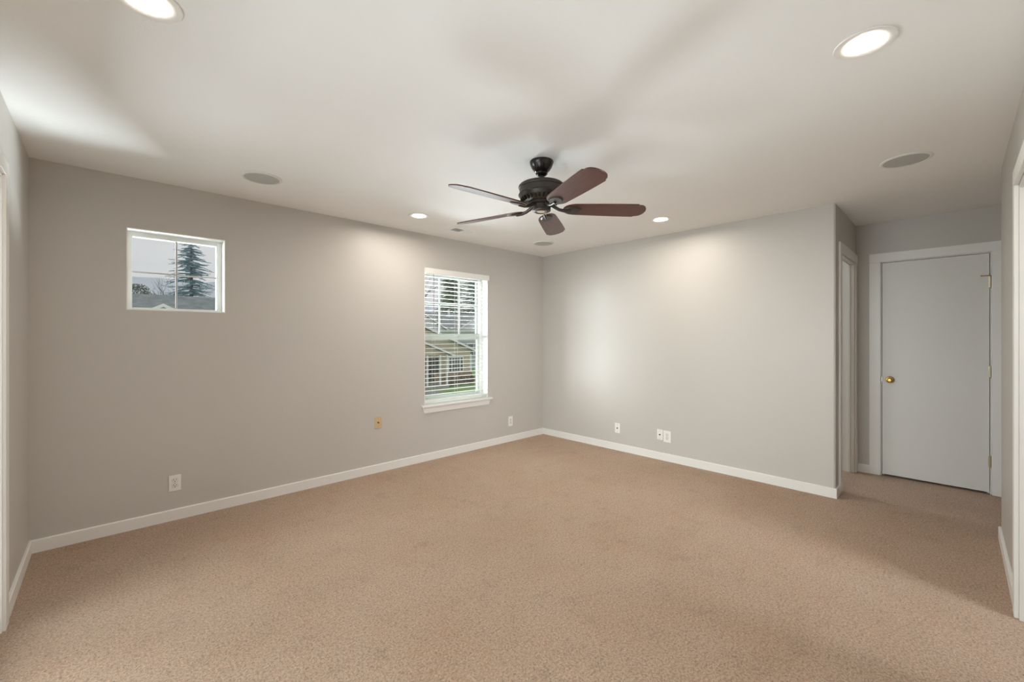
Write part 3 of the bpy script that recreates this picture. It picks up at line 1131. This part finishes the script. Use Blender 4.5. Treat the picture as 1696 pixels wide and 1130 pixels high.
def house_window(parent, x0, x1, z0, z1, y, side_lights=False):
    q = MB()
    fw = 0.10
    for lo, hi in (((x0, z0), (x0 + fw, z1)), ((x1 - fw, z0), (x1, z1)), ((x0 + fw, z0), (x1 - fw, z0 + fw)), ((x0 + fw, z1 - fw), (x1 - fw, z1))):
        q.box((lo[0], y - 0.08, lo[1]), (hi[0], y, hi[1]))
    if side_lights:
        for xm in (x0 + 0.42, x1 - 0.42):
            q.box((xm - 0.05, y - 0.08, z0 + fw), (xm + 0.05, y, z1 - fw))
        zm = (z0 + z1) / 2
        q.box((x0 + fw, y - 0.08, zm - 0.03), (x0 + 0.37, y, zm + 0.03))
        q.box((x1 - 0.37, y - 0.08, zm - 0.03), (x1 - fw, y, zm + 0.03))
    else:
        xm = (x0 + x1) / 2
        q.box((xm - 0.05, y - 0.08, z0 + fw), (xm + 0.05, y, z1 - fw))
    w = loc_parent(q.build('window', M['ext_white']), parent)
    q = MB()
    q.box((x0 + fw * 0.5, y - 0.04, z0 + fw * 0.5), (x1 - fw * 0.5, y - 0.02, z1 - fw * 0.5))
    g = q.build('pane', M['ext_glass'])
    g.parent = w
    return w


# beige house across the street
hb = gable_house_front('beige single-storey house with porch and stone base, across the lawn', 9.0, 25.9, 33.0, 45.0, -0.40, 18.0, 0.395, M['siding_beige'], M['shingle_grey'])
house_window(hb, 23.2, 25.0, -2.02, -0.55, 33.0, True)
q = MB()
q.box((21.6, 32.84, GZ), (25.96, 33.0, -2.05))
loc_parent(q.build('stone_base', M['stone']), hb)
q = MB()
q.box((25.75, 32.88, -2.05), (25.95, 33.0, -0.35))
loc_parent(q.build('corner_board', M['ext_white']), hb)
q = MB()    # porch gable wall and roof
q.prism([(13.0, -0.25), (22.0, -0.25), (17.5, 1.45)], 'y', 31.1, 31.25)
loc_parent(q.build('porch_gable', M['siding_beige']), hb)
q = MB()
for s in (-1, 1):
    q.prism([(17.5, 1.50), (17.5 + s * 4.85, -0.35), (17.5 + s * 4.85, -0.21), (17.5, 1.64)], 'y', 30.9, 33.0)
loc_parent(q.build('porch_roof', M['shingle_grey']), hb)
q = MB()
for s in (-1, 1):
    q.prism([(17.5, 1.48), (17.5 + s * 4.85, -0.37), (17.5 + s * 4.85, -0.20), (17.5, 1.65)], 'y', 30.80, 30.88)
loc_parent(q.build('porch_trim', M['ext_white']), hb)
q = MB()
q.box((13.0, 31.0, GZ), (21.9, 33.0, GZ + 0.30))
loc_parent(q.build('porch_floor', M['asphalt']), hb)
for x in (19.75, 21.05, 21.78):
    q = MB()
    q.box((x - 0.075, 31.05, GZ + 0.30), (x + 0.075, 31.20, -0.25))
    loc_parent(q.build('porch_post', M['ext_white']), hb)
q = MB()
q.box((20.4, 32.90, GZ + 0.30), (22.3, 33.0, -0.62))
loc_parent(q.build('entry_door', M['ext_dark']), hb)

# hedge of shrubs below the beige house window
rnd = random.Random(4)


def leaf_blob(mbb, c, r, n, size, rr):
    for _ in range(n):
        while True:
            d = Vector((rr.uniform(-1, 1), rr.uniform(-1, 1), rr.uniform(-1, 1)))
            if 0.1 < d.length < 1:
                break
        d = d.normalized() * (0.55 + 0.45 * rr.random())
        p_0 = Vector((c[0] + d.x * r[0], c[1] + d.y * r[1], c[2] + d.z * r[2]))
        a = Vector((rr.uniform(-1, 1), rr.uniform(-1, 1), rr.uniform(-1, 1))).normalized() * size
        e = a.cross(Vector((rr.uniform(-1, 1), rr.uniform(-1, 1), rr.uniform(-1, 1)))).normalized() * size * 0.6
        mbb.quad(p_0 - a, p_0 - e, p_0 + a, p_0 + e)


for i, x in enumerate((22.75, 23.85, 24.95, 26.05)):
    t = thing('shrub', ['low brown-green shrub beside the porch posts', 'low brown-green shrub left under the beige house window',
                        'low brown-green shrub right under the beige house window', 'low brown-green shrub at the beige house corner'][i],
              'shrub', (x, 31.85 if x > 22.5 else 32.1, GZ), 0, 'shrubs along the beige house')
    q = MB()
    leaf_blob(q, (0, 0, 0.48), (0.52, 0.42, 0.42), 260, 0.10, rnd)
    q.build('foliage', M['hedge'], t, recalc=False)
    q = MB()
    q.tube([(0, 0, 0), (0.03, 0, 0.5)], [0.05, 0.02], 6)
    q.build('stem', M['bark'], t)

# pale blue-grey house behind the beige one
hp = gable_house_front('pale blue-grey house with a shuttered window behind the beige house', 30.0, 48.0, 48.0, 53.0, 2.1, 39.0, 0.0001, M['siding_blue'], M['shingle_pale'])
house_window(hp, 37.0, 39.4, -1.35, 0.42, 48.0)
q = MB()
q.box((36.2, 47.92, -1.4), (36.85, 48.0, 0.45))
loc_parent(q.build('shutter', M['shutter']), hp)

# white double-gabled house farther back
hw_ = thing('house', 'white house with grey roof and two white gables, beyond the beige house', 'house', (40, 60, GZ))
q = MB()
q.box((28.0, 59.0, GZ), (58.0, 66.0, 2.2))
loc_parent(q.build('wall', M['siding_white']), hw_)
q = MB()
q.prism([(57.5, 2.2), (63.0, 5.6), (68.5, 2.2), (68.5, 2.0), (57.5, 2.0)], 'x', 26.0, 60.0)
loc_parent(q.build('roof', M['shingle_pale']), hw_)
for xr, zr, hw2 in ((34.8, 4.36, 4.2), (44.9, 4.75, 6.6)):
    q = MB()
    sl = 0.55
    q.prism([(xr - hw2, GZ), (xr + hw2, GZ), (xr + hw2, zr - sl * hw2), (xr, zr), (xr - hw2, zr - sl * hw2)], 'y', 55.0, 62.0)
    loc_parent(q.build('gable_wall', M['siding_white']), hw_)
    q = MB()
    for s in (-1, 1):
        q.prism([(xr, zr + 0.02), (xr + s * hw2, zr + 0.02 - sl * hw2), (xr + s * hw2, zr + 0.2 - sl * hw2), (xr, zr + 0.2)], 'y', 54.8, 63.0)
    loc_parent(q.build('gable_roof', M['shingle_pale']), hw_)
    q = MB()
    for s in (-1, 1):
        q.prism([(xr, zr + 0.02), (xr + s * hw2, zr + 0.02 - sl * hw2), (xr + s * hw2, zr + 0.24 - sl * hw2), (xr, zr + 0.24)], 'y', 54.6, 54.78)
    loc_parent(q.build('rake_trim', M['ext_white']), hw_)
q = MB()
q.box((43.6, 61.8, 4.6), (43.9, 62.1, 6.2))
loc_parent(q.build('vent_pipe', M['ext_white']), hw_)

# grey-roofed house seen through the small window
hg = thing('house', 'grey-roofed house with a small white front gable, seen through the small window', 'house', (2, 33, GZ))
q = MB()
q.box((-9.0, 26.8, GZ), (7.6, 39.0, -0.1))
loc_parent(q.build('wall', M['siding_white']), hg)
q = MB()
q.prism([(26.3, -0.35), (33.0, 3.86), (39.6, -0.35)], 'x', -9.5, 8.0)
loc_parent(q.build('roof', M['shingle_grey']), hg)
q = MB()
q.prism([(0.6, GZ), (3.4, GZ), (3.4, 2.04), (2.0, 2.80), (0.6, 2.04)], 'y', 27.0, 31.0)
loc_parent(q.build('gable_wall', M['siding_beige']), hg)
q = MB()
for s in (-1, 1):
    q.prism([(2.0, 2.82), (2.0 + s * 1.7, 1.90), (2.0 + s * 1.7, 2.03), (2.0, 2.95)], 'y', 26.75, 32.0)
loc_parent(q.build('gable_roof', M['shingle_grey']), hg)
q = MB()
for s in (-1, 1):
    q.prism([(2.0, 2.80), (2.0 + s * 1.7, 1.88), (2.0 + s * 1.7, 2.04), (2.0, 2.96)], 'y', 26.62, 26.74)
loc_parent(q.build('gable_trim', M['ext_white']), hg)
for x, y in ((3.15, 30.2), (4.15, 30.6)):
    q = MB()
    zz_ = -0.35 + (y - 26.3) * (4.21 / 6.7)
    q.tube([(x, y, zz_ - 0.1), (x, y, zz_ + 0.35)], 0.06, 8)
    loc_parent(q.build('vent_pipe', M['ext_dark']), hg)

# wooded hill far off
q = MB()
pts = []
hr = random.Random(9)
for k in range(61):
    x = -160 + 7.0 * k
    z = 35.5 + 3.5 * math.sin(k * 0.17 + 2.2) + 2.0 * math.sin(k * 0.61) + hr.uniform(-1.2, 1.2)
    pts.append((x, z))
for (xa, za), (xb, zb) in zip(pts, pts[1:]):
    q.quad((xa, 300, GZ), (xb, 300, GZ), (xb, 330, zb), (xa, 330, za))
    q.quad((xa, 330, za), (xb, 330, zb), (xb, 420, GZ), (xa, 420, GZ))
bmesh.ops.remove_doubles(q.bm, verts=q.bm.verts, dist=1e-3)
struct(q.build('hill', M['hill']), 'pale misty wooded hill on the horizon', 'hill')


# trees
def conifer(label, x, y, top, base_r, material, seed, first=0.12, whorls=30, per=8, droop=0.30, needles=10, nsize=0.16, group=None):
    rr = random.Random(seed)
    t = thing('fir_tree', label, 'tree', (x, y, GZ), 0, group)
    hgt = top - GZ
    q = MB()
    q.tube([(0, 0, 0), (0.02, 0, hgt * 0.5), (0, 0, hgt)], [0.016 * hgt, 0.009 * hgt, 0.012], 8)
    q.build('trunk', M['bark'], t)
    q = MB()
    for w in range(whorls):
        u = w / (whorls - 1)
        z = hgt * (first + (0.985 - first) * u) + rr.uniform(-0.5, 0.5) * hgt / whorls
        R = base_r * (1 - u) ** 0.9 * rr.uniform(0.85, 1.1) + 0.12
        off = rr.uniform(0, 2 * PI)
        for k in range(per):
            a = off + 2 * PI * k / per + rr.uniform(-0.25, 0.25)
            L = R * rr.uniform(0.55, 1.12)
            zj = rr.uniform(-0.5, 0.5) * hgt / whorls
            dr = droop * rr.uniform(0.5, 1.5)
            d = Vector((math.cos(a), math.sin(a), 0))
            side = Vector((-math.sin(a), math.cos(a), 0))
            nseg = max(3, int(needles * (0.35 + 0.65 * L / base_r)))
            for s in range(nseg):
                f_ = (s + 0.6) / nseg
                c0 = d * (L * f_) + Vector((0, 0, z + zj - dr * L * f_ * f_ + 0.10 * L * f_ ** 3))
                sp = nsize * (1.4 - 0.8 * f_) * (0.7 + 0.5 * L / base_r)
                for sg in (-1, 1):
                    tip = c0 + side * (sg * sp * rr.uniform(0.8, 1.7)) + d * (sp * rr.uniform(0.6, 1.2)) + Vector((0, 0, -sp * rr.uniform(0.1, 0.8)))
                    wv = Vector((rr.uniform(-.3, .3), rr.uniform(-.3, .3), 1)) * (sp * 0.32)
                    wd_ = d * (sp * 0.35)
                    q.quad(c0 - wd_, c0 - wv * 0.5, tip, c0 + wd_)
                    q.quad(c0 + wv, c0 - wv, tip - wv * 0.25, tip + wv * 0.25)
    q.build('foliage', material, t, recalc=False)
    return t


conifer('blue-green fir tree standing behind the grey-roofed house', 5.1, 44.0, 12.0, 3.6, M['needle_blue'], 1, first=0.16, whorls=46, per=8, droop=0.24, needles=20, nsize=0.15)
TREES = [
    ('broad green fir behind the white house, left in the tall window view', 57.5, 80.0, 27.0, 6.4, 'needle_green'),
    ('grey-green fir behind the white house, right in the tall window view', 73.2, 92.0, 31.0, 7.0, 'needle_grey'),
    ('lower green fir farther off, left of the broad fir', 61.5, 105.0, 17.5, 5.2, 'needle_green'),
    ('tall green fir showing between the two nearest firs', 78.0, 110.0, 32.0, 7.4, 'needle_green'),
]
for i, (lb, x, y, top, br, mm) in enumerate(TREES):
    conifer(lb, x, y, top, br, M[mm], 20 + i, first=0.10, whorls=44, per=13, droop=0.35, needles=19, nsize=0.28, group='firs behind the houses')


def bare_tree(label, x, y, hgt, seed, spread=0.5, group=None):
    rr = random.Random(seed)
    t = thing('bare_tree', label, 'tree', (x, y, GZ), 0, group)
    q = MB()
    q2 = MB()

    def grow(p, d, L, r, lev, mbb):
        e = p + d * L
        mid_ = p + d * L * 0.5 + Vector((rr.uniform(-1, 1), rr.uniform(-1, 1), 0)) * L * 0.05
        mbb.tube([p, mid_, e], [r, r * 0.8, r * 0.55], 5 if lev < 2 else 3, caps=False)
        if lev >= 5:
            return
        for _ in range(2 if lev == 0 else 3):
            ax = Vector((rr.uniform(-1, 1), rr.uniform(-1, 1), rr.uniform(-0.2, 0.5))).normalized()
            nd = (d + ax * spread * rr.uniform(0.6, 1.3)).normalized()
            st = p + d * L * rr.uniform(0.6, 1.0)
            grow(st, nd, L * rr.uniform(0.55, 0.8), r * 0.55, lev + 1, q2)
    grow(Vector((0, 0, 0)), Vector((rr.uniform(-.05, .05), 0, 1)).normalized(), hgt * 0.34, hgt * 0.012, 0, q)
    q.build('trunk', M['bark'], t)
    q2.build('branches', M['bark'], t)
    return t


G_BARE = 'bare trees behind the houses'
bare_tree('bare tree left behind the grey-roofed house', 2.0, 58.0, 12.6, 3, 0.65, G_BARE)
bare_tree('bare tree in the middle behind the grey-roofed house', 5.0, 64.0, 13.5, 5, 0.7, G_BARE)
bare_tree('bare tree just left of the blue-green fir', 7.0, 76.0, 14.5, 8, 0.6, G_BARE)
bare_tree('tall bare tree right of the blue-green fir', 11.6, 57.0, 17.5, 12, 0.5, G_BARE)
bare_tree('bare tree left of the firs, above the white gable', 42.5, 71.5, 24.0, 15, 0.55, G_BARE)
t = thing('evergreen_bush', 'dark rounded evergreen bush above the grey roof', 'bush', (2.0, 51.0, GZ))
q = MB()
for cx_, cz_, r_ in ((0, 6.4, 0.95), (-0.9, 5.6, 1.1), (0.8, 5.5, 1.1), (0, 4.6, 1.6), (0.15, 2.5, 1.7)):
    leaf_blob(q, (cx_, 0, cz_ + 2.1), (r_, r_ * 0.8, r_ * 0.85), 1100, 0.075, rnd)
q.build('foliage', M['shrub'], t, recalc=False)
q = MB()
q.tube([(0, 0, 0), (0, 0, 6.0)], [0.16, 0.05], 6)
q.build('trunk', M['bark'], t)
